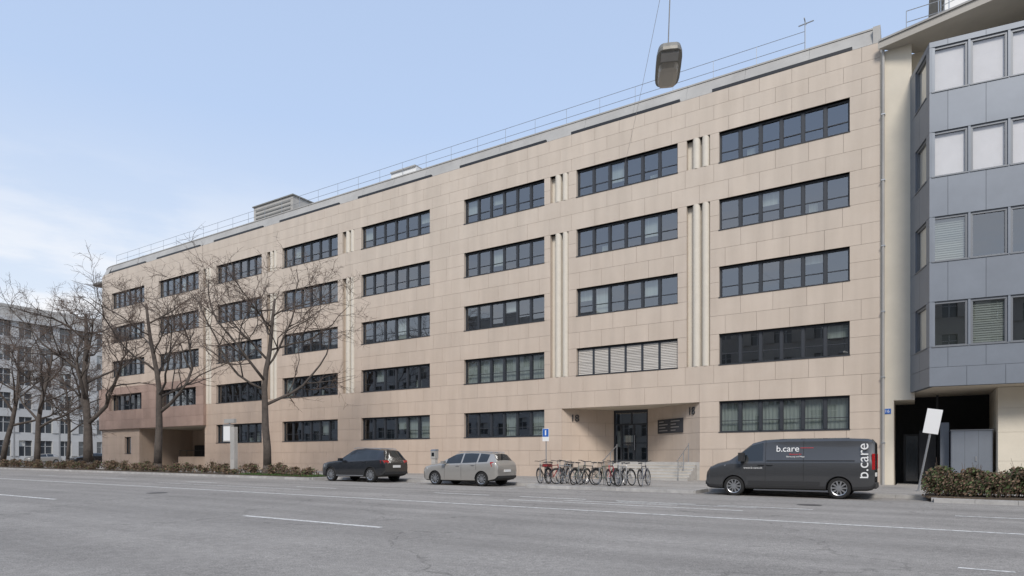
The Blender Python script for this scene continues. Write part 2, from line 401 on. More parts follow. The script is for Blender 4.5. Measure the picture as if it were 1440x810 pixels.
hr.obj('handrail',bld)
Lr=Loc(C,(ER,.05)); sg=MB()
Lr.box(sg,1.1,3.5,-.05,-.005,2.75,3.55,'frame')
for i in range(4):
    for j in range(2):
        w_=random.uniform(.4,.85); Lr.box(sg,1.25+j*1.15,1.25+j*1.15+w_,-.058,-.051,2.88+i*.17,2.93+i*.17,'steel')
sg.obj('tenant_sign_board',bld)
angr=math.atan2(.05-3.0,ER-C[0])
p=Lr(4.25,-.03,3.85); text('18',.60,p,(R_(90),0,angr),'frame',bld,'house_number',.02)
Ll=Loc((EL,.05),B); p=Ll(.85,-.03,3.72); text('18',.60,p,(R_(90),0,math.atan2(2.95,B[0]-EL)),'frame',bld,'house_number_2',.02)
# roof
rf=MB()
def sweep(prof,u0,u1,k,step=3.0):
    n=max(1,int((u1-u0)/step))
    for i in range(n):
        a=u0+(u1-u0)*i/n+.004; b=u0+(u1-u0)*(i+1)/n-.004
        for j in range(len(prof)-1):
            (y0,z0),(y1,z1)=prof[j],prof[j+1]; rf.face([(a,y0,z0),(b,y0,z0),(b,y1,z1),(a,y1,z1)],k)
sweep([(.0,20.455),(.10,20.47),(.42,21.34),(.38,21.34),(.38,21.42),(.95,21.42),(.95,20.4)],UL,UR,'metalroof')
for i in range(9):
    a0,a1=R_(10*i),R_(10*(i+1))
    for (o0,z0),(o1,z1) in (((0,20.455),(-.42,21.34)),((-.42,21.34),(-.38,21.42)),((-.38,21.42),(-1.2,21.42))):
        p=[(*arc(a1,o0),z0),(*arc(a0,o0),z0),(*arc(a0,o1),z1),(*arc(a1,o1),z1)]; rf.face(p,'metalroof')
rf.box(UL-5.5,UR,1.0,24,20.2,20.45,'roof')
rf.box(UR-.3,UR,.1,24,20.2,21.3,'metalroof')
for a,b in cols:
    rf.box(a-.35,b+.1,-.004,.16,20.46,20.62,'blackm')
rf.box(UL-RR,UR,24,24.3,-1,20.5,'stone'); rf.box(UR-.3,UR,.31,24,-1,20.2,'stone')
def at(x,D): return D*math.tan(math.atan((x-720)/900)-TH)
a,b=at(357,35.6),at(412,35.6); rf.box(a,b,1.7,5.0,20.4,23.35,'concrete'); rf.box(a-.1,b+.1,1.6,5.1,23.35,23.45,'roof')
for i in range(5): rf.box(a+.3,b-.3,1.66,1.7,21.6+i*.33,21.72+i*.33,'roof')
a,b=at(550,35),at(585,35); rf.box(a,b,1.1,2.4,20.4,22.15,'white'); rf.box(a,b,1.0,2.5,22.15,22.25,'metalroof')
rf.obj('roof',bld)
rl=MB()
u=UL
while u<-5:
    rl.tube([(u,.8,21.4),(u,.8,22.55)],.014,5,'steel'); u+=2.2
for z in (22.0,22.55): rl.tube([(UL,.8,z),(-4.6,.8,z)],.014,5,'steel')
rl.tube([(-4.6,.8,21.4),(-4.6,.8,23.1)],.03,6,'steel'); rl.tube([(-4.9,.8,22.9),(-4.2,.8,22.95)],.03,6,'steel'); rl.tube([(-4.6,.5,23.05),(-4.6,1.1,23.05)],.03,6,'steel')
rl.obj('roof_railing',bld)
core.box(UL+.5,UR-.4,2.2,2.3,4.4,20.2,'room'); core.box(UL+.5,PL-.2,2.2,2.3,0,4.3,'room'); core.box(PR+.2,EL-.1,2.2,2.3,0,4.3,'room'); core.box(ER+.1,UR-.4,2.2,2.3,0,4.3,'room')
for i in range(5):
    zf=tops[i]-WH-.9
    core.box(PR+.2 if i==0 else UL+.5, EL-.2 if i==0 else UR-.4,.31,2.2,zf-.2,zf,'room')
core.box(ER+.1,UR-.4,.31,2.2,tops[0]-WH-1.1,tops[0]-WH-.9,'room')
pan.obj('stone_cladding',bld); core.obj('wall_core',bld); fr.obj('window_frames',bld); gl.obj('window_glass',bld); inn.obj('blinds_and_curtains',bld)
dp=MB(); dp.tube([(UR+.12,-.12,.1),(UR+.12,-.12,20.3)],.06,10,'metalroof')
for z in range(2,20,3): dp.box(UR+.04,UR+.2,-.19,.0,z,z+.05,'steel')
dp.obj('downpipe',bld)

# ---------------------------------------------------------------- neighbour building
nb=empty('office_building')
pan,core,fr,gl,inn=MB(),MB(),MB(),MB(),MB()
core.box(UR+.003,-.80,.0,14,-.5,19.95,'cream'); core.box(-.80,-.1,.0,14,3.95,19.95,'cream')
P1=(-.15,0.0); P2=(.53,-2.4); d6=R_(6.3); P3=(P2[0]+14*math.cos(d6),P2[1]+14*math.sin(d6))
ZB,ZT=4.27,18.45
wt=[5.9+3.49*i for i in range(4)]
WHn=1.85
zcn=sorted({ZB,5.05,ZT}|{z for w_ in wt for z in (w_,w_+WHn)})
Lf=Loc(P2,P3); ops=[]; x=.1
wn=[]
while x<13: wn.append((x,x+1.22)); x+=1.30
for a,b in wn:
    for w_ in wt: ops.append((a,b,w_,w_+WHn))
panel_wall(pan,core,Lf,zcn,ops,'bay','bayj',pw=1.30,th=.2,gap=.006)
for i,(a,b) in enumerate(wn):
    for j,w_ in enumerate(wt):
        md='roller' if j>1 else ('halfblind' if (i+j)%3==1 else 'none')
        window(fr,gl,inn,Lf,a,b,w_,w_+WHn,n=1,dep=.06,fk='bayframe',mode=md,transom=0,gk='glassb' if j>1 else 'glass')
Ls=Loc(P1,P2)
ops=[(.7,2.1,w_,w_+WHn) for w_ in wt]
panel_wall(pan,core,Ls,zcn,ops,'bay','bayj',pw=1.2,th=.2,gap=.006)
for w_ in wt:
    window(fr,gl,inn,Ls,.7,2.1,w_,w_+WHn,n=1,dep=.06,fk='bayframe',mode='none',transom=0,gk='glassb')
    Ls.box(inn,.72,2.08,.16,.19,w_,w_+WHn,'cream')
core.face([(P1[0],0,ZB+.01),(P2[0],P2[1]+.01,ZB+.01),(P3[0],P3[1],ZB+.01),(P3[0],6,ZB+.01),(-.1,6,ZB+.01)],'soffit')
core.face([(P1[0],0,ZT),(P2[0],P2[1],ZT),(P3[0],P3[1],ZT),(P3[0],6,ZT),(-.1,6,ZT)],'metalroof')
core.box(-.1,14,1.6,1.7,5,18.2,'room')
core.box(-.1,14.5,.9,1.0,ZT,19.95,'cream')
sl=MB()
sl.hexa([(-1.4,-.35,19.95),(9,-3.2,19.95),(15,-3.2,19.95),(15,14,19.95),(-1.4,-.35,20.25),(9,-3.2,20.25),(15,-3.2,20.25),(15,14,20.25)],'slab')
sl.hexa([(-1.4,-.40,20.26),(9,-3.3,20.26),(15,-3.3,20.26),(15,14,20.26),(-1.4,-.40,20.34),(9,-3.3,20.34),(15,-3.3,20.34),(15,14,20.34)],'metalroof')
sl.box(1.2,15,1.8,14,20.35,23.2,'white'); sl.box(2.4,15,1.74,1.8,20.8,22.6,'winglass_far')
for i in range(8): sl.box(2.4+i*1.6,2.5+i*1.6,1.7,1.74,20.8,22.6,'bayframe')
sl.box(.6,15,1.2,14,23.2,23.4,'metalroof')
sl.obj('roof',nb)
ant=MB()
for x,y,h in ((1.0,.4,1.9),(1.3,.3,1.6)): ant.tube([(x,y,20.3),(x,y,20.3+h)],.02,6,'steel'); ant.tube([(x-.35,y,20.1+h),(x+.35,y,20.2+h)],.015,6,'steel'); ant.tube([(x-.25,y,19.8+h),(x+.25,y,19.9+h)],.015,6,'steel')
for i in range(9): ant.tube([(-.3+i*1.2,-.3,20.3),(-.3+i*1.2,-.3,21.3)],.02,6,'steel')
for z in (20.8,21.3): ant.tube([(-.3,-.3,z),(9.3,-.3,z)],.018,6,'steel')
ant.obj('roof_aerial',nb)
RX=2.95
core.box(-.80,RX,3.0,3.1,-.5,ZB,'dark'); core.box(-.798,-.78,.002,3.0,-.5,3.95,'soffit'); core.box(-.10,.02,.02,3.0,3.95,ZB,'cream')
core.box(-.7,RX,.0,3.0,-.3,G(1)+.125,'concrete')
core.box(-.45,.75,2.9,2.98,.1,2.5,'frame'); core.box(-.35,.15,2.86,2.9,.2,2.4,'winglass_far'); core.box(.2,.65,2.86,2.9,.2,2.4,'winglass_far')
core.box(.85,.93,1.2,1.28,.1,4.2,'blackm'); core.box(.2,.9,1.2,1.25,.1,2.6,'blackm')
core.box(1.35,2.8,-.3,.8,.1,2.5,'bay')
for xx in (1.36,1.83,2.31,2.78): core.box(xx,xx+.012,-.303,-.3,.1,2.5,'bayj')
core.box(1.33,2.82,-.33,.82,2.5,2.55,'bayframe'); core.box(2.2,2.25,-.33,-.303,1.2,1.4,'steel')
core.box(.98,1.30,.3,.9,.1,2.9,'bay')
Lg=Loc((RX,-.6),(14,.4)); panel_wall(pan,core,Lg,[-.5,1.2,2.4,3.4,ZB],[],'cream','soffit',pw=3,th=.4,gap=.004)
core.box(RX,RX+.1,-.5,3,-.5,ZB,'cream')
core.box(14,14.5,0,14,-.5,20,'cream')
hs=MB(); hs.box(-1.2,-.9,-.03,-.002,3.35,3.58,'blue'); hs.obj('house_number_sign',nb)
text('16',.2,(-1.05,-.034,3.465),(R_(90),0,0),'white',nb,'house_number',.002)
pan.obj('metal_cladding',nb); core.obj('walls',nb); fr.obj('window_frames',nb); gl.obj('window_glass',nb); inn.obj('curtains',nb)

# ---------------------------------------------------------------- other buildings
def simple_block(name,P0,P1,H,depth,floors,pitch,wk,ww,wh,base=0,z0f=1.2):
    e=empty(name); a,f,g_=MB(),MB(),MB(); L=Loc(P0,P1); z0=base
    L.box(a,0,L.L,.35,depth,z0-1,z0+H,wk)
    fh=H/floors; n=int(L.L/pitch); w=L.L/n
    for j in range(floors):
        zb=z0+fh*j+z0f; zt=zb+wh
        L.box(a,0,L.L,.0,.35,zt,z0+fh*(j+1)+z0f if j<floors-1 else z0+H,wk)
        if j==0: L.box(a,0,L.L,.0,.35,z0-1,zb,wk)
        for i in range(n):
            c=w*(i+.5)
            if i<n-1: L.box(a,w*i+(w+ww)/2,w*(i+1)+(w-ww)/2,-.12,.35,zb,zt,wk)
            L.box(g_,c-ww/2,c+ww/2,.28,.34,zb,zt,'winglass_far')
            L.box(f,c-.05,c+.05,.22,.28,zb,zt,'bgwall'); L.box(f,c-ww/2,c+ww/2,.22,.28,zb+wh*.62,zb+wh*.62+.07,'bgwall')
            if random.random()<.3: L.box(f,c-ww/2+.05,c-.05,.255,.279,zb+wh*random.uniform(.3,.7),zt,'curtain')
    L.box(a,-.3,L.L+.3,-.5,depth+.3,z0+H,z0+H+.5,wk); L.box(a,3,L.L-3,3,depth,z0+H+.5,z0+H+3,'metalroof')
    a.obj('walls',e); f.obj('window_bars',e); g_.obj('windows',e); return e
simple_block('office_building',(-112,-25),(-112,60),21,16,6,2.6,'bgwall',1.7,2.3,base=.5)
simple_block('office_building',(60,-56),(-40,-56),19.5,14,5,2.9,'oppwall',1.5,2.0,base=-.2)
simple_block('office_building',(-41,-57),(-150,-57),22,14,6,3.0,'bgwall',2.0,1.9,base=.2)
simple_block('office_building',(16,6),(60,6),19,14,5,3.0,'bgwall',2.0,1.9,base=-.2)

# ---------------------------------------------------------------- ground
gm=MB()
for a,b in ((-900,-90),(-90,20),(20,900)):
    gm.face([(a,-900,G(a)-.004),(b,-900,G(b)-.004),(b,900,G(b)-.004),(a,900,G(a)-.004)],'ground')
gm.obj('ground')
rd=MB()
for a,b in ((-300,-90),(-90,20),(20,300)):
    rd.face([(a,-46,G(a)),(b,-46,G(b)),(b,-8,G(b)),(a,-8,G(a))],'road')
rd.face([(-100,-8,G(-100)),(-90,-8,G(-90)),(-90,160,G(-90)),(-100,160,G(-100))],'road')
rd.face([(-90,-8,G(-90)),(-81,-8,G(-81)),(-81,160,G(-81)),(-90,160,G(-90))],'road')
rd.obj('road')
pk=MB()
def line(u0,u1,y0,y1,sk=0):
    pk.face([(u0,y0,G(u0)+.004),(u1,y0+sk,G(u1)+.004),(u1,y1+sk,G(u1)+.004),(u0,y1,G(u0)+.004)],'paint')
line(-88,-28,-19.68,-19.54); line(-28,19,-19.68,-19.54)
for k in range(-6,2):
    u=-12.3+12.8*k; line(u,u+4,-25.3,-25.16)
for u in (-62,-54,-46,-38,-30,-22,-14.6,-11,-7.6,-4.6): line(u,u+2.4,-16.0,-15.86)
line(.8,6,-16,-15.86); line(.45,1.0,-24.5,-24.42)
line(-10.5,-3.6,-17.45,-17.33); line(-9,-5.5,-16.7,-16.58); line(-7.4,-3.5,-16.35,-16.25); line(-30,-20,-17.4,-17.3)
for u in (-14.2,-20.4,-27): pk.face([(u,-11.6,G(u)+.004),(u+.1,-11.6,G(u)+.004),(u+.1,-9.1,G(u)+.004),(u,-9.1,G(u)+.004)],'paint')
pk.obj('road_markings')
mh=MB()
for (x,y) in ((-22,-21.8),(-2.5,-14.2)):
    n=24; mh.face([(x+.33*math.cos(2*math.pi*i/n),y+.33*math.sin(2*math.pi*i/n),G(x)+.006) for i in range(n)],'iron')
    mh.face([(x+.27*math.cos(2*math.pi*i/n),y+.27*math.sin(2*math.pi*i/n),G(x)+.010) for i in range(n)],'iron')
mh.obj('manhole_cover')
sw=MB(); kb=MB()
def srect(u0,u1,y0,y1,h=.12,k='walk',mb=None,lo=-.3):
    mb=mb or sw
    cs=[u0]+[c for c in (-90,20) if u0<c<u1]+[u1]
    for a,b in zip(cs[:-1],cs[1:]):
        mb.hexa([(a,y0,G(a)+lo),(b,y0,G(b)+lo),(b,y1,G(b)+lo),(a,y1,G(a)+lo),(a,y0,G(a)+h),(b,y0,G(b)+h),(b,y1,G(b)+h),(a,y1,G(a)+h)],k)
srect(-80,60,-8.9,0)
srect(-80,-27.4,-10.6,-8.9); srect(-13.8,-6.9,-10.5,-8.9); srect(.6,60,-10.6,-8.9)
srect(-80,-76.7,0,100); srect(-108,-101,-40,100); srect(-150,60,-52,-46.2)
def kline(x0,y0,x1,y1):
    L=math.hypot(x1-x0,y1-y0); n=max(1,int(L/1.0))
    for i in range(n):
        ax=x0+(x1-x0)*i/n; bx=x0+(x1-x0)*(i+1)/n; ay=y0+(y1-y0)*i/n; by=y0+(y1-y0)*(i+1)/n
        if abs(x1-x0)>abs(y1-y0): srect(ax+.004,bx-.004,ay-.16,ay-.002,.123,'kerb',kb)
        else: srect(min(ax,bx)-.08,min(ax,bx)+.08,min(ay,by)+.004,max(ay,by)-.004,.124,'kerb',kb)
kline(-80,-10.6,-27.3,-10.6); kline(-27.32,-10.6,-27.32,-8.95); kline(-27.2,-8.9,-13.9,-8.9); kline(-13.88,-10.6,-13.88,-8.95)
kline(-13.9,-10.5,-6.8,-10.5); kline(-6.82,-10.6,-6.82,-8.95); kline(-6.7,-8.9,.5,-8.9); kline(.52,-10.6,.52,-8.95); kline(.5,-10.6,60,-10.6)
sw.obj('pavement'); kb.obj('kerb')
def bed(name,u0,u1,y0,y1,h,n,mix,seed,size=.07,dens=1.6):
    rnd=random.Random(seed); e=empty(name); s_=MB(); l=MB()
    srect(u0,u1,y0,y1,.17,'soil',s_,.1)
    nc=int((u1-u0)*dens)
    clumps=[(u0+.2+(u1-u0-.2)*(q+rnd.random())/nc,rnd.uniform(y0+.15,y1-.15),rnd.uniform(.4,1.0),rnd.uniform(.35,.9)) for q in range(nc)]
    for i in range(n):
        c=rnd.choice(clumps); a=rnd.uniform(0,6.283); rr=abs(rnd.gauss(0,.5))*c[3]
        x=c[0]+math.cos(a)*rr; y=c[1]+math.sin(a)*rr*.7
        if not(u0-.1<x<u1 and y0-.1<y<y1+.1): continue
        z=G(x)+.15+h*c[2]*(1-min(1,rr/1.1)**2)*rnd.uniform(.05,1)**.6
        d=Vector((rnd.gauss(0,1),rnd.gauss(0,1),rnd.gauss(0,1))).normalized(); e1=d.orthogonal().normalized()*size*rnd.uniform(.5,1.2); e2=d.cross(e1)*.6
        p=Vector((x,y,z)); l.face([p-e1,p+e2,p+e1,p-e2],'leafg' if rnd.random()<mix else 'leafb')
    for c in clumps:
        for q in range(9):
            b=Vector((c[0]+rnd.gauss(0,.12),c[1]+rnd.gauss(0,.1),G(c[0])+.15)); t=b+Vector((rnd.gauss(0,.2),rnd.gauss(0,.15),h*c[2]*rnd.uniform(.7,1.3)))
            l.tube([b,(b+t)/2+Vector((rnd.gauss(0,.04),0,0)),t],[.012,.008,.004],4,'twig')
    s_.obj('soil',e); l.obj('leaves_and_stems',e)
bed('shrub_bed',-76,-28,-10.4,-9.0,.75,28000,.2,3,.06,1.9)
bed('hedge',.3,9,-10.3,-8.5,1.0,50000,.42,4,.05,4.5)
gr=MB(); rnd=random.Random(9)
for i in range(6000):
    x=rnd.uniform(-34,-27.6); y=rnd.uniform(-10.4,-9.0); z=G(x)+.16; a=rnd.uniform(0,6.28); h=rnd.uniform(.05,.14)
    gr.face([(x,y,z),(x+.02*math.cos(a),y+.02*math.sin(a),z),(x+rnd.gauss(0,.02),y+rnd.gauss(0,.02),z+h)],'grass')
gr.obj('grass')

# ---------------------------------------------------------------- trees
def tree(u,y,H,seed,trunk=.25,spread=.42,first=.30,lean=0):
    rnd=random.Random(seed); mb=MB(); tw=MB()
    def grow(p,d,L,r,lev):
        nseg=(9,8,6,5,3)[lev]; pts=[p.copy()]; rad=[r]; cur=p.copy(); dd=d.copy()
        for i in range(nseg):
            j=(.06,.18,.24,.28,.32)[lev]
            dd=(dd+Vector((rnd.gauss(0,j),rnd.gauss(0,j),rnd.gauss(0,j*.7)+(.05,.08,.04,.02,-.02)[lev]))).normalized()
            cur=cur+dd*L/nseg; pts.append(cur.copy()); rad.append(r*(1-(i+1)/nseg*(.70,.72,.75,.7,.5)[lev]))
        (mb if lev<3 else tw).tube(pts,rad,(12,7,5,4,3)[lev],'bark' if lev<3 else 'twig')
        if lev==4: return
        nc=(10,8,6,5)[lev]
        for c in range(nc):
            t=first+(1-first)*(c+rnd.random()*.7)/nc if lev==0 else rnd.uniform(.18,1.0)
            t=min(t,.99)
            i=int(t*nseg); f=t*nseg-i; q=pts[i].lerp(pts[i+1],f); rr=rad[i]*(1-f)+rad[i+1]*f
            dl=(pts[i+1]-pts[i]).normalized()
            az=rnd.uniform(0,6.283) if lev else c*2.4+rnd.gauss(0,.4)
            e1=dl.orthogonal().normalized(); e2=dl.cross(e1); side=e1*math.cos(az)+e2*math.sin(az)
            an=R_((rnd.uniform(42,72),rnd.uniform(28,58),rnd.uniform(28,60),rnd.uniform(25,65))[lev])
            nd=(dl*math.cos(an)+side*math.sin(an)).normalized()
            if lev==0:
                LL=H*spread*(1.2-.55*(t-first)/(1-first))*rnd.uniform(.85,1.15); r2=max(.05,rr*rnd.uniform(.45,.65))
            else:
                LL=L*rnd.uniform(.36,.62)*(1.2-.4*t); r2=max(.013,rr*rnd.uniform(.48,.72))
            if lev==2: LL=max(LL,.55)
            if lev==3: LL=rnd.uniform(.25,.6); r2=.009
            grow(q,nd,LL,r2,lev+1)
    z0=G(u)+.12
    mb.tube([(0,0,-.2),(0,0,.05),(0,0,.35),(0,0,.6)],[trunk*1.7,trunk*1.45,trunk*1.1,trunk],10,'bark')
    grow(Vector((0,0,.55)),Vector((lean,.02,1)).normalized(),H*.84,trunk,0)
    e=empty('bare_street_tree',(u,y,z0)); mb.obj('trunk_and_limbs',e,smooth=True); tw.obj('twigs',e)
YT=-9.6; DT=33.9+YT
tree(at(376,DT),YT,12.3,11,.24,.47,.33)
tree(at(222,DT),YT,13.2,22,.26,.46,.28)
tree(at(124,DT),YT,14.0,37,.34,.46,.25)
tree(at(52,DT),YT,12.0,44,.24,.46,.25)
tree(at(4,DT),YT,12.5,55,.24,.46,.3)
tree(at(95,DT+12),YT+12,12,66,.2,.42,.3)
# ---------------------------------------------------------------- vehicles
def wheel(mb,x,y,z,r,side,spokes=10,w=.22):
    s=side
    mb.lathe_y((x,y,z),[(0,r*.66),(-.012,r*.80),(-.006,r*.93),(.03,r),(w-.03,r),(w,r*.9),(w,r*.6)],'tyre',sgn=-s)
    mb.lathe_y((x,y,z),[(.012,r*.70),(-.008,r*.69),(.0,r*.64),(.05,r*.62),(.12,r*.60)],'rim',sgn=-s)
    mb.lathe_y((x,y,z),[(.09,r*.63),(.09,.001)],'plastic',sgn=-s)
    mb.lathe_y((x,y,z),[(.0,.001),(.0,r*.13),(.02,r*.17),(.08,r*.17)],'rim',sgn=-s)
    for i in range(spokes):
        a=2*math.pi*i/spokes; c,si=math.cos(a),math.sin(a); wd=r*.06
        def P(rr,o,yy): return (x+rr*c-o*si,y-s*yy,z+rr*si+o*c)
        mb.hexa([P(r*.1,-wd,.03),P(r*.1,wd,.03),P(r*.64,wd*1.3,.025),P(r*.64,-wd*1.3,.025),P(r*.1,-wd,.005),P(r*.1,wd,.005),P(r*.64,wd*1.3,.004),P(r*.64,-wd*1.3,.004)],'rim')
def vehicle(name,loc,L,W,tab,paint,sidewin,ws,rw,wheels,wr,clad='plastic',arch=1.13,spokes=10,doors=(),handles=(),van=False,yaw=0,cj=2):
    tab=np.array(tab,float); xs=set(np.round(tab[:,0],3))
    for a,b in sidewin: xs|={a,b}
    xs|=set(ws)|set(rw)|set(np.round(np.arange(.3,L-.2,.22),3))
    xs=sorted(xs); f=[np.interp(xs,tab[:,0],tab[:,j]) for j in range(1,7)]
    v=[];F=[];mi=[]; keys=[paint,'cglass',clad,'tyre']
    for i,x in enumerate(xs):
        zb,zt,zr,wl,wb,wf=[g[i] for g in f]; h=zt-zb
        half=[(0,zb),(wl*.86,zb),(wl*.985,zb+.05),(wl,zb+.14),(wb+.012,zb+h*.55),(wb,zt-.07),(wb-.028,zt),(wf+.015,zr-(zr-zt)*.12-.01),(wf-.06,zr-.018*min(1,(zr-zt)*4)),(wf*.5,zr+.012),(0,zr+.02)]
        ring=half+[(-a,b) for a,b in half[-2:0:-1]]
        v+=[(x,a,b) for a,b in ring]
    n=len(ring); hN=len(half)
    for i in range(len(xs)-1):
        xm=(xs[i]+xs[i+1])/2
        for j in range(n):
            jj=j if j<hN-1 else n-1-j
            k=0
            if jj<=cj: k=2
            elif jj==6 and any(a<xm<b for a,b in sidewin): k=1
            elif jj in (8,9) and (ws[0]<xm<ws[1] or rw[0]<xm<rw[1]): k=1
            F.append((i*n+j,(i+1)*n+j,(i+1)*n+(j+1)%n,i*n+(j+1)%n)); mi.append(k)
    F.append(tuple(range(n))); mi.append(0); F.append(tuple(range((len(xs)-1)*n,len(xs)*n))[::-1]); mi.append(0)
    def mk(nm,v,F,mi):
        me=bpy.data.meshes.new(nm); me.from_pydata(v,[],F)
        for k in keys: me.materials.append(M[k])
        me.polygons.foreach_set('material_index',mi)
        bm=bmesh.new(); bm.from_mesh(me); bmesh.ops.recalc_face_normals(bm,faces=bm.faces); bm.to_mesh(me); bm.free()
        o=bpy.data.objects.new(nm,me); scene.collection.objects.link(o); return o
    ob=mk('body',v,F,mi)
    cuts=[]
    for wx in wheels:
        for s in (-1,1):
            y0=s*(W/2+.15); y1=s*(W/2-.36); nn=32; r=wr*arch
            lo,hi=min(y0,y1),max(y0,y1)
            cv=[(wx+r*math.cos(2*math.pi*q/nn),yy,wr+r*math.sin(2*math.pi*q/nn)) for yy in (lo,hi) for q in range(nn)]
            cf=[(q,(q+1)%nn,nn+(q+1)%nn,nn+q) for q in range(nn)]+[tuple(range(nn))[::-1],tuple(range(nn,2*nn))]
            co=mk('cut',cv,cf,[3]*len(cf)); cuts.append(co)
            md=ob.modifiers.new('bo','BOOLEAN'); md.operation='DIFFERENCE'; md.object=co; md.solver='EXACT'
    bpy.context.view_layer.update()
    dg=bpy.context.evaluated_depsgraph_get()
    me2=bpy.data.meshes.new_from_object(ob.evaluated_get(dg)); ob.modifiers.clear(); ob.data=me2
    for c in cuts: bpy.data.objects.remove(c)
    for p in me2.polygons: p.use_smooth=True
    q=ob.modifiers.new('e','EDGE_SPLIT'); q.split_angle=R_(28)
    e=empty(name,loc,yaw); ob.parent=e
    wm=MB()
    for wx in wheels:
        for s in (-1,1): wheel(wm,wx,s*(W/2-.03),wr,wr,s,spokes)
    wm.obj('wheels',e,smooth=True,split=35)
    d=MB()
    def side(x,z):
        g=[np.interp(x,tab[:,0],tab[:,j]) for j in range(1,7)]; zb,zt,zr,wl,wb,wf=g; h=zt-zb
        hp=[(zb+.05,wl*.985),(zb+.14,wl),(zb+h*.55,wb+.012),(zt-.07,wb),(zt,wb-.028),(zr-(zr-zt)*.12-.01,wf+.015)]
        return float(np.interp(z,[a for a,_ in hp],[b for _,b in hp]))
    for wx in wheels:
        for s in (-1,1):
            pts=[]
            for q in range(15):
                a=math.pi*q/14; x=wx+wr*arch*math.cos(a); z=wr+wr*arch*math.sin(a)
                pts.append((x,s*(side(x,z)-.006),z))
            d.tube(pts,.014,6,clad)
    for (dx,z0,z1) in doors:
        for s in (-1,1):
            N=8; pts=[(dx,s*(side(dx,z0+(z1-z0)*q/N)),z0+(z1-z0)*q/N) for q in range(N+1)]
            d.tube(pts,.006,4,'tyre')
    for (hx,hz) in handles:
        for s in (-1,1):
            y=side(hx,hz); d.tube([(hx-.1,s*(y+.005),hz),(hx-.07,s*(y+.03),hz),(hx+.07,s*(y+.03),hz),(hx+.1,s*(y+.005),hz)],.014,6,paint if not van else 'plastic')
    return e,d,side
gz=lambda u:G(u)+.002
L=4.57
tab=[(0,.50,.70,.72,.60,.60,.50),(.05,.33,.80,.84,.72,.72,.62),(.22,.26,.90,.95,.85,.84,.72),(.6,.25,.98,1.03,.92,.90,.76),(1.2,.25,1.04,1.10,.93,.91,.76),(1.4,.25,1.05,1.14,.93,.91,.74),
(2.1,.25,1.07,1.58,.93,.915,.62),(2.4,.25,1.08,1.655,.93,.915,.61),(3.0,.25,1.10,1.675,.93,.915,.61),(3.7,.25,1.13,1.645,.93,.91,.60),(4.1,.26,1.15,1.59,.92,.90,.585),(4.22,.28,1.15,1.56,.90,.89,.57),(4.42,.32,1.12,1.22,.88,.87,.70),(4.50,.38,1.05,1.08,.86,.85,.72),(4.57,.46,.92,.95,.80,.80,.70)]
e,d,sd=vehicle('parked_suv',(-26.35,-10.02,gz(-24)),L,1.86,tab,'pblack',[(1.72,2.52),(2.60,3.38),(3.46,4.02)],(1.4,2.1),(4.22,4.42),(.86,3.66),.36,doors=((1.55,.35,1.05),(2.56,.32,1.08),(3.42,.75,1.12)),handles=((2.35,.98),(3.2,1.0)),spokes=10)
for s in (-1,1):
    d.tube([(2.2,s*.57,1.66),(2.4,s*.56,1.71),(3.9,s*.55,1.66),(4.05,s*.55,1.62)],.018,6,'steel')
    d.box(1.62,1.8,s*.93-(.0 if s>0 else .2),s*.93+(.2 if s>0 else 0),1.04,1.19,'pblack')
    d.hexa([(4.44,s*.55,.94),(4.58,s*.55,.94),(4.54,s*.83,.94),(4.34,s*.885,.94),(4.40,s*.55,1.08),(4.54,s*.55,1.08),(4.50,s*.84,1.08),(4.30,s*.885,1.08)],'redlens')
    d.hexa([(.02,s*.5,.68),(.3,s*.5,.68),(.3,s*.86,.72),(.15,s*.80,.72),(.06,s*.5,.82),(.3,s*.5,.84),(.36,s*.87,.86),(.2,s*.82,.84)],'lens')
d.box(4.53,4.60,-.26,.26,.72,.84,'plate'); d.box(4.45,4.60,-.78,.78,.40,.52,'plastic'); d.box(1.3,3.2,-.937,-.925,.30,.34,'steel')
d.obj('trim_and_lights',e)
tab=[(0,.46,.62,.64,.58,.58,.48),(.05,.30,.74,.78,.70,.70,.6),(.22,.22,.84,.88,.82,.81,.68),(.55,.2,.91,.96,.86,.85,.70),(.95,.2,.96,1.03,.87,.86,.70),(1.05,.2,.97,1.06,.87,.86,.70),
(1.85,.2,.99,1.45,.87,.865,.58),(2.15,.2,1.0,1.50,.87,.865,.575),(2.7,.2,1.02,1.52,.87,.865,.575),(3.4,.2,1.05,1.49,.87,.86,.56),(3.82,.22,1.07,1.43,.86,.85,.54),(3.90,.24,1.07,1.40,.85,.845,.54),(4.10,.28,1.04,1.12,.84,.83,.64),(4.16,.34,.98,1.0,.82,.81,.66),(4.22,.42,.86,.88,.76,.76,.64)]
e,d,sd=vehicle('parked_estate_car',(-19.45,-10.06,gz(-17)),4.22,1.76,tab,'psilver',[(1.45,2.28),(2.36,3.14),(3.22,3.7)],(1.05,1.85),(3.9,4.1),(.82,3.42),.315,doors=((1.38,.3,.97),(2.32,.3,1.0),(3.12,.72,1.03)),handles=((2.12,.9),(2.95,.93)),spokes=9,cj=1)
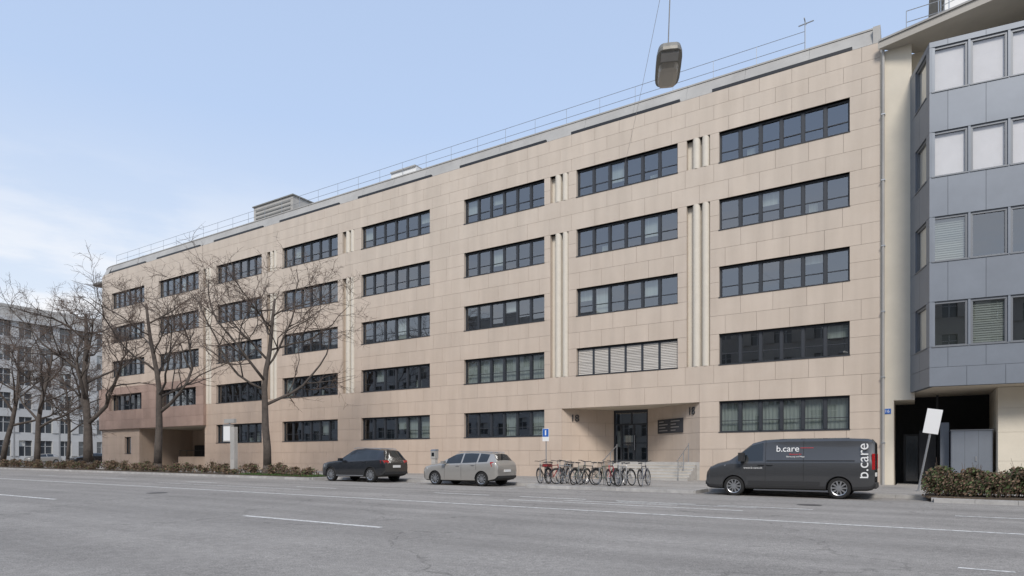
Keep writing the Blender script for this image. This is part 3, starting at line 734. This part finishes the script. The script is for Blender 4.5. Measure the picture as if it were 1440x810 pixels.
for s in (-1,1):
    d.tube([(1.95,s*.54,1.50),(2.15,s*.53,1.54),(3.6,s*.51,1.50),(3.75,s*.51,1.47)],.014,6,'steel')
    d.box(1.32,1.48,s*.88-(.0 if s>0 else .18),s*.88+(.18 if s>0 else 0),.97,1.10,'psilver')
    d.hexa([(3.98,s*.60,.86),(4.19,s*.58,.86),(4.13,s*.81,.86),(3.94,s*.852,.86),(3.92,s*.6,1.06),(4.12,s*.6,1.06),(4.06,s*.80,1.06),(3.86,s*.852,1.06)],'redlens')
    d.hexa([(.02,s*.45,.60),(.3,s*.45,.60),(.3,s*.82,.64),(.13,s*.77,.64),(.06,s*.45,.75),(.3,s*.45,.77),(.42,s*.845,.80),(.2,s*.79,.77)],'lens')
d.box(4.18,4.245,-.26,.26,.62,.73,'plate'); d.box(4.1,4.24,-.72,.72,.36,.46,'plastic')
d.obj('trim_and_lights',e)
W=1.97
tab=[(0,.40,.66,.68,.72,.72,.62),(.05,.30,.82,.86,.82,.82,.70),(.18,.26,.98,1.03,.92,.91,.78),(.45,.25,1.10,1.15,.96,.94,.82),(.85,.25,1.18,1.25,.975,.955,.84),(.9,.25,1.18,1.28,.975,.955,.84),
(1.62,.25,1.20,1.84,.985,.965,.79),(1.95,.25,1.21,1.93,.985,.97,.80),(2.6,.25,1.22,1.965,.985,.975,.82),(4.6,.25,1.23,1.965,.985,.975,.83),(5.1,.27,1.23,1.94,.98,.97,.82),(5.22,.30,1.23,1.91,.97,.96,.81),(5.30,.40,1.2,1.80,.95,.94,.80)]
e,d,sd=vehicle('delivery_van',(-6.35,-9.93,gz(-3.6)),5.3,W,tab,'pvan',[(1.30,1.98)],(.9,1.62),(5.28,5.29),(1.02,4.30),.345,doors=((2.06,.35,1.9),(3.25,.35,1.9)),handles=((1.92,1.08),(2.2,1.08)),spokes=10,van=True)
for s in (-1,1):
    d.box(1.22,1.40,s*.99-(.0 if s>0 else .22),s*.99+(.22 if s>0 else 0),1.20,1.50,'plastic')
    d.hexa([(.10,s*.55,.80),(.4,s*.55,.80),(.4,s*.93,.84),(.20,s*.87,.84),(.20,s*.55,1.02),(.5,s*.55,1.02),(.75,s*.955,1.08),(.32,s*.88,1.04)],'lens')
    d.box(5.23,5.31,(.86 if s>0 else -.965),(.965 if s>0 else -.86),.95,1.45,'redlens')
    d.box(1.5,3.75,(.985 if s>0 else -1.003),(1.003 if s>0 else -.985),.42,.54,'plastic')
    d.box(2.1,4.75,(.965 if s>0 else -.983),(.983 if s>0 else -.965),1.225,1.24,'plastic')
d.box(5.2,5.34,-.85,.85,.34,.5,'plastic'); d.box(5.30,5.32,-.26,.26,.72,.84,'plate'); d.box(-.02,.1,-.7,.7,.38,.52,'plastic')
d.obj('trim_and_lights',e)
def vt(body,size,x,z,k,nm):
    yy=-(sd(x,z)+.010); text(body,size,(x,yy,z),(R_(90 if z<1.22 else 90-11),0,0),k,e,nm,ext=.003)
vt('b.',.30,2.50,1.62,'white','lettering_b'); vt('care',.30,2.86,1.62,'white','lettering_care')
vt('\u2014\u2014',.2,3.35,1.66,'red','lettering_dash'); vt('Zentrum f\u00fcr',.075,3.0,1.44,'red','lettering_small'); vt('www.b-care.ch',.10,1.66,.98,'white','lettering_web')
vt('Betreuung und Pflege',.065,3.0,1.36,'white','lettering_small_2')
text('b.care',.46,(4.99,-(sd(5.0,1.1)+.014),1.22),(R_(90-4),R_(-90),0),'white',e,'lettering_rear',ext=.003)

# ---------------------------------------------------------------- bicycles
def bike(u,y,rot,col,lean=.06,basket=False):
    k='bk_%s'%str(col)
    if k not in M: M[k]=mat('bicycle_frame_paint',col,.35)
    mb=MB(); r=.335
    for x in (0,1.05):
        mb.ring((x,0,r),(0,1,0),r-.018,.021,'tyre',28,6); mb.ring((x,0,r),(0,1,0),r-.045,.011,'rim',28,5)
        for i in range(14):
            a=math.pi*2*i/14; mb.tube([(x,0.02*(-1)**i,r),(x+(r-.04)*math.cos(a),0,r+(r-.04)*math.sin(a))],.0035,3,'steel',cap=False)
        mb.tube([(x,-.05,r),(x,.05,r)],.022,8,'steel')
    bb=(.45,0,.29); st=(.30,0,.80); hd=(.86,0,.86); hl=(.90,0,.70)
    for a,b,q in ((bb,st,.018),(st,(.86,0,.82),.018),(bb,hl,.021),(hd,hl,.023)): mb.tube([a,b],q,7,k)
    for s in (-.045,.045):
        mb.tube([(0,s,r),(.30,s*.4,.74)],.010,6,k); mb.tube([(0,s,r),bb],.011,6,k); mb.tube([hl,(.93,s,.62),(1.05,s,r)],.012,6,k)
    mb.tube([st,(.27,0,.93)],.013,6,'steel'); mb.tube([hd,(.84,0,1.0)],.013,6,'steel')
    mb.tube([(.74,-.29,1.03),(.84,-.22,1.03),(.87,-.05,1.0),(.87,.05,1.0),(.84,.22,1.03),(.74,.29,1.03)],.014,6,'blackm')
    mb.hexa([(.12,-.08,.93),(.40,-.02,.935),(.40,.02,.935),(.12,.08,.93),(.12,-.07,.975),(.39,-.015,.965),(.39,.015,.965),(.12,.07,.975)],'blackm')
    mb.ring(bb,(0,1,0),.085,.007,'steel',18,4); mb.tube([(.45,-.1,.29),(.53,-.1,.14)],.011,5,'steel'); mb.tube([(.45,.1,.29),(.37,.1,.44)],.011,5,'steel')
    for (x,s,z) in ((.53,-.15,.14),(.37,.15,.44)): mb.box(x-.04,x+.04,s-.04,s+.04,z-.012,z+.012,'blackm')
    for x0,a0,a1 in ((0,30,190),(1.05,0,150)):
        pts=[(x0+(r+.03)*math.cos(R_(a)),0,r+(r+.03)*math.sin(R_(a))) for a in range(a0,a1+1,16)]; mb.tube(pts,.022,5,'blackm')
    mb.tube([(-.25,-.06,.72),(.22,-.06,.73)],.007,4,'blackm'); mb.tube([(-.25,.06,.72),(.22,.06,.73)],.007,4,'blackm'); mb.tube([(-.22,-.06,.72),(-.22,.06,.72)],.007,4,'blackm')
    mb.tube([(.0,-.06,r),(-.1,-.06,.72)],.006,4,'blackm'); mb.tube([(.40,-.02,.3),(.28,-.2,.01)],.009,5,'blackm')
    if basket:
        for z in (.78,.86,.96):
            mb.tube([(-.33,-.14,z),(.1,-.14,z),(.1,.14,z),(-.33,.14,z)],.007,4,'blackm',closed=True)
        for x in (-.33,-.2,-.05,.1):
            for s in (-.14,.14): mb.tube([(x,s,.74),(x,s,.96)],.007,4,'blackm')
        mb.box(-.31,.08,-.12,.12,.75,.88,k)
    o=mb.obj('bicycle',None,smooth=True,split=40)
    o.rotation_euler=(lean,0,rot); o.location=(u,y,G(u)+.123)
rb=random.Random(5)
specs=[(752,90,(.02,.02,.02)),(766,76,(.30,.03,.03)),(778,100,(.03,.03,.04)),(791,70,(.25,.26,.27)),(801,95,(.25,.27,.2)),(820,85,(.02,.02,.02)),(832,72,(.05,.08,.05)),(850,105,(.35,.03,.04)),(862,80,(.02,.02,.025)),(872,66,(.3,.3,.3)),(897,100,(.03,.03,.05))]
for i,(x,rot,c) in enumerate(specs):
    D=24.15+rb.uniform(-.15,.5); u=at(x,D)
    a=rot+rb.uniform(-16,16); y=D-33.9
    if rb.random()<.5: bike(u,y+.35,R_(a),c,rb.uniform(-.12,.12),i%4==1)
    else: bike(u,y+1.3,R_(a+180),c,rb.uniform(-.12,.12),i%4==2)
rk=MB()
for i in range(6):
    u=-14+i*.95; z=G(u)+.12; rk.tube([(u,-9.3,z),(u,-9.3,z+.75),(u,-8.7,z+.75),(u,-8.7,z)],.022,7,'steel')
rk.obj('bicycle_rack')

# ---------------------------------------------------------------- street furniture
def signpost(name,u,y,h,lean=0,k='steel',r=.03):
    e=empty(name,(u,y,G(u)+.12),0,0,lean); p=MB(); p.tube([(0,0,-.15),(0,0,h)],r,10,k); p.box(-.08,.08,-.08,.08,-.0,.02,k); p.obj('post',e)
    return e
e=signpost('parking_sign',at(768,31),-2.9,2.75)
p=MB(); p.box(-.20,.20,-.06,-.04,2.05,2.75,'white'); p.box(-.185,.185,-.066,-.061,2.30,2.73,'blue'); p.box(-.04,.04,-.070,-.067,2.38,2.66,'white'); p.obj('plate',e,bevel=.004)
e=signpost('traffic_sign',at(1291,28),-5.9,3.0,lean=R_(10),r=.035)
p=MB(); p.box(-.24,.24,-.07,-.045,2.15,3.05,'white'); p.box(-.2,.2,-.045,-.03,2.3,2.34,'steel'); p.box(-.2,.2,-.045,-.03,2.8,2.84,'steel'); p.obj('plate',e,bevel=.02)
u=at(611,29); e=empty('parking_ticket_machine',(u,-4.9,G(u)+.12)); p=MB(); p.box(-.14,.14,-.12,.12,0,1.05,'concrete'); p.box(-.17,.17,-.15,.15,1.05,1.5,'metalroof'); p.box(-.10,.10,-.156,-.151,1.18,1.4,'cglass'); p.hexa([(-.18,-.17,1.5),(.18,-.17,1.5),(.18,.16,1.5),(-.18,.16,1.5),(-.16,-.1,1.58),(.16,-.1,1.58),(.16,.16,1.6),(-.16,.16,1.6)],'bay'); p.obj('cabinet',e,bevel=.01)
u=at(329,24.2); e=empty('advertising_pillar',(u,-9.7,G(u)+.14)); p=MB(); p.box(-.2,.2,-.12,.12,0,2.9,'concrete'); p.box(-.16,.16,-.126,-.121,.9,2.6,'metalroof'); p.box(-.26,.26,-.18,.18,-.05,.08,'concrete'); p.obj('column',e,bevel=.015)
p=MB(); p.box(-.95,-.2,-.10,.14,2.0,3.0,'metalroof'); p.box(-.9,-.25,-.106,-.101,2.06,2.94,'white'); p.box(-.95,-.2,-.12,.16,3.0,3.06,'steel'); p.box(-.9,.1,-.08,.10,3.15,3.4,'metalroof'); p.box(-.5,-.4,0,.04,3.06,3.15,'steel'); p.obj('display_box',e,bevel=.012)
p=MB(); x=-79
while x>-108:
    p.tube([(x,-6,G(x)+.1),(x,-6,G(x)+1.1)],.025,5,'steel'); x-=1.6
for z in (.6,1.1): p.tube([(-79,-6,G(-79)+z),(-108,-6,G(-100)+z)],.022,5,'steel')
p.obj('street_railing')
for (x,D,h) in ((84,40,10),(20,34,9)):
    u=at(x,D); y=D-33.9; e=empty('street_light_mast',(u,y,G(u)+.1)); p=MB(); p.tube([(0,0,0),(0,0,h)],[.11,.06],10,'steel'); p.tube([(0,0,h),(1.4,-.6,h+.3)],.04,8,'steel'); p.box(1.1,1.9,-.8,-.45,h+.25,h+.38,'lampbody'); p.obj('mast',e)
tab=[(0,.46,.62,.64,.58,.58,.48),(.05,.30,.74,.78,.70,.70,.6),(.22,.22,.84,.88,.82,.81,.68),(.95,.2,.96,1.03,.87,.86,.70),(1.05,.2,.97,1.06,.87,.86,.70),(1.85,.2,.99,1.42,.87,.865,.58),(2.7,.2,1.02,1.46,.87,.865,.575),(3.4,.2,1.05,1.40,.87,.86,.56),(3.9,.24,1.05,1.08,.85,.845,.6),(4.22,.42,.86,.88,.76,.76,.64)]
for (x,D,yw,pc) in ((100,37,90,'pblack'),(36,40,88,'psilver')):
    u=at(x,D); e,d,sd=vehicle('parked_car',(u,D-33.9,gz(u)),4.22,1.76,tab,pc,[(1.45,2.28),(2.36,3.14)],(1.05,1.85),(3.4,3.9),(.82,3.42),.315,yaw=R_(yw))
    d.box(4.1,4.24,-.72,.72,.36,.46,'plastic'); d.box(4.12,4.23,.5,.76,.66,.8,'redlens'); d.box(4.12,4.23,-.76,-.5,.66,.8,'redlens'); d.obj('trim_and_lights',e)

# hanging street lamp on span wire
pt=Vector((-4.3,-21.0,9.6))
e=empty('hanging_street_lamp',pt,R_(22)); p=MB()
def ringpts(w,l,z,n=24,o=0):
    out=[]
    for i in range(n):
        a=2*math.pi*i/n; c,s=math.cos(a),math.sin(a); q=4.5
        out.append((w*math.copysign(abs(c)**(2/q),c),o+l*math.copysign(abs(s)**(2/q),s),z))
    return out
secs=[(.06,.10,.06),(.16,.42,.02),(.235,.62,-.10),(.255,.66,-.19),(.255,.66,-.25)]
rs=[ringpts(w,l,z) for w,l,z in secs]
for a in range(len(rs)-1):
    for i in range(24): p.face([rs[a][i],rs[a][(i+1)%24],rs[a+1][(i+1)%24],rs[a+1][i]],'lampbody')
p.face(rs[0],'lampbody')
r2=ringpts(.23,.62,-.25); r2b=ringpts(.21,.40,-.255,o=.17); r3=ringpts(.18,.36,-.35,o=.17); r4=ringpts(.11,.24,-.375,o=.17)
for A_,B_,k in ((rs[-1],r2,'lampbody'),(r2,r2b,'lampbody'),(r2b,r3,'lamplens'),(r3,r4,'lamplens')):
    for i in range(24): p.face([A_[i],A_[(i+1)%24],B_[(i+1)%24],B_[i]],k)
p.face(r4,'lamplens')
p.box(-.17,.17,-.58,-.30,-.285,-.245,'metalroof')
p.tube([(0,0,0),(0,0,.25)],.02,6,'steel'); p.box(-.05,.05,-.12,.12,.03,.10,'steel')
p.obj('luminaire',e)
p=MB(); top=Vector((-4.25,-20.9,12.1)); a=Vector((-14,0,17.2)); b=Vector((6.5,-44,17.5))
def cat(a,b,s,n=12): return [a.lerp(b,i/n)-Vector((0,0,s*4*(i/n)*(1-i/n))) for i in range(n+1)]
inv=Matrix.Rotation(-R_(22),3,'Z')
p.tube([inv@(q-pt) for q in cat(a,top,.25)],.006,5,'steel'); p.tube([inv@(q-pt) for q in cat(top,b,.25)],.007,5,'blackm'); p.tube([(0,0,.2),inv@(top-pt)],.012,5,'blackm')
p.obj('span_wires',e)
e=empty('wire_mast',(6.5,-44,-.1)); p=MB(); p.tube([(0,0,0),(0,0,17.8)],[.16,.09],10,'steel'); p.obj('mast',e)

# ---------------------------------------------------------------- camera, sun, sky
cam=bpy.data.cameras.new('camera'); co=bpy.data.objects.new('camera',cam); scene.collection.objects.link(co); scene.camera=co
cam.sensor_width=36; cam.lens=22.5; cam.shift_y=240/1440; cam.clip_end=3000; cam.clip_start=.1
co.location=(0,-33.9,1.3); co.rotation_euler=(R_(90),0,TH)
sd_=Vector((.42,-.80,0)).normalized(); el=R_(42); sv=Vector((sd_.x*math.cos(el),sd_.y*math.cos(el),math.sin(el)))
sun=bpy.data.lights.new('sun','SUN'); so=bpy.data.objects.new('sun',sun); scene.collection.objects.link(so)
sun.energy=3.0; sun.angle=R_(16); sun.color=(1,.94,.865); so.rotation_euler=sv.to_track_quat('Z','Y').to_euler(); so.location=(0,-60,60)
w=bpy.data.worlds.new('World'); scene.world=w; w.use_nodes=True; nt=w.node_tree; bg=nt.nodes['Background']
sky=nt.nodes.new('ShaderNodeTexSky'); sky.sky_type='NISHITA'; sky.sun_disc=False; sky.sun_elevation=el; sky.sun_rotation=math.atan2(sd_.x,sd_.y)
sky.air_density=1.0; sky.dust_density=1.0; sky.ozone_density=1.5
tc=nt.nodes.new('ShaderNodeTexCoord'); sp=nt.nodes.new('ShaderNodeSeparateXYZ'); nt.links.new(tc.outputs['Generated'],sp.inputs[0])
cr=nt.nodes.new('ShaderNodeValToRGB'); el_=cr.color_ramp.elements
el_[0].position=0; el_[0].color=(.90,.91,.93,1); el_[1].position=.75; el_[1].color=(.46,.59,.84,1)
q=el_.new(.2); q.color=(.76,.83,.93,1); q=el_.new(.45); q.color=(.53,.67,.92,1)
nt.links.new(sp.outputs['Z'],cr.inputs[0])
vs=nt.nodes.new('ShaderNodeVectorMath'); vs.operation='SCALE'; vs.inputs['Scale'].default_value=7.4; nt.links.new(cr.outputs[0],vs.inputs[0])
m1=nt.nodes.new('ShaderNodeMix'); m1.data_type='RGBA'; m1.inputs['Factor'].default_value=.82; nt.links.new(sky.outputs[0],m1.inputs[6]); nt.links.new(vs.outputs[0],m1.inputs[7])
mp=nt.nodes.new('ShaderNodeMapping'); mp.inputs['Scale'].default_value=(1.4,1.4,6)
nt.links.new(tc.outputs['Generated'],mp.inputs[0]); n=nt.nodes.new('ShaderNodeTexNoise'); n.inputs['Scale'].default_value=2.2; n.inputs['Detail'].default_value=9; n.inputs['Roughness'].default_value=.55
nt.links.new(mp.outputs[0],n.inputs['Vector'])
cl=nt.nodes.new('ShaderNodeMapRange'); cl.inputs[1].default_value=.44; cl.inputs[2].default_value=.62; cl.interpolation_type='SMOOTHSTEP'; nt.links.new(n.outputs['Fac'],cl.inputs[0])
hz=nt.nodes.new('ShaderNodeMapRange'); hz.inputs[1].default_value=.42; hz.inputs[2].default_value=.12; hz.interpolation_type='SMOOTHSTEP'; nt.links.new(sp.outputs['Z'],hz.inputs[0])
cm=nt.nodes.new('ShaderNodeMath'); cm.operation='MULTIPLY'; nt.links.new(cl.outputs[0],cm.inputs[0]); nt.links.new(hz.outputs[0],cm.inputs[1])
m2=nt.nodes.new('ShaderNodeMix'); m2.data_type='RGBA'; nt.links.new(cm.outputs[0],m2.inputs['Factor']); nt.links.new(m1.outputs[2],m2.inputs[6]); m2.inputs[7].default_value=(6.9,6.9,7.0,1)
nt.links.new(m2.outputs[2],bg.inputs[0]); bg.inputs[1].default_value=.145
scene.view_settings.view_transform='Standard'; scene.view_settings.look='None'; scene.view_settings.exposure=0
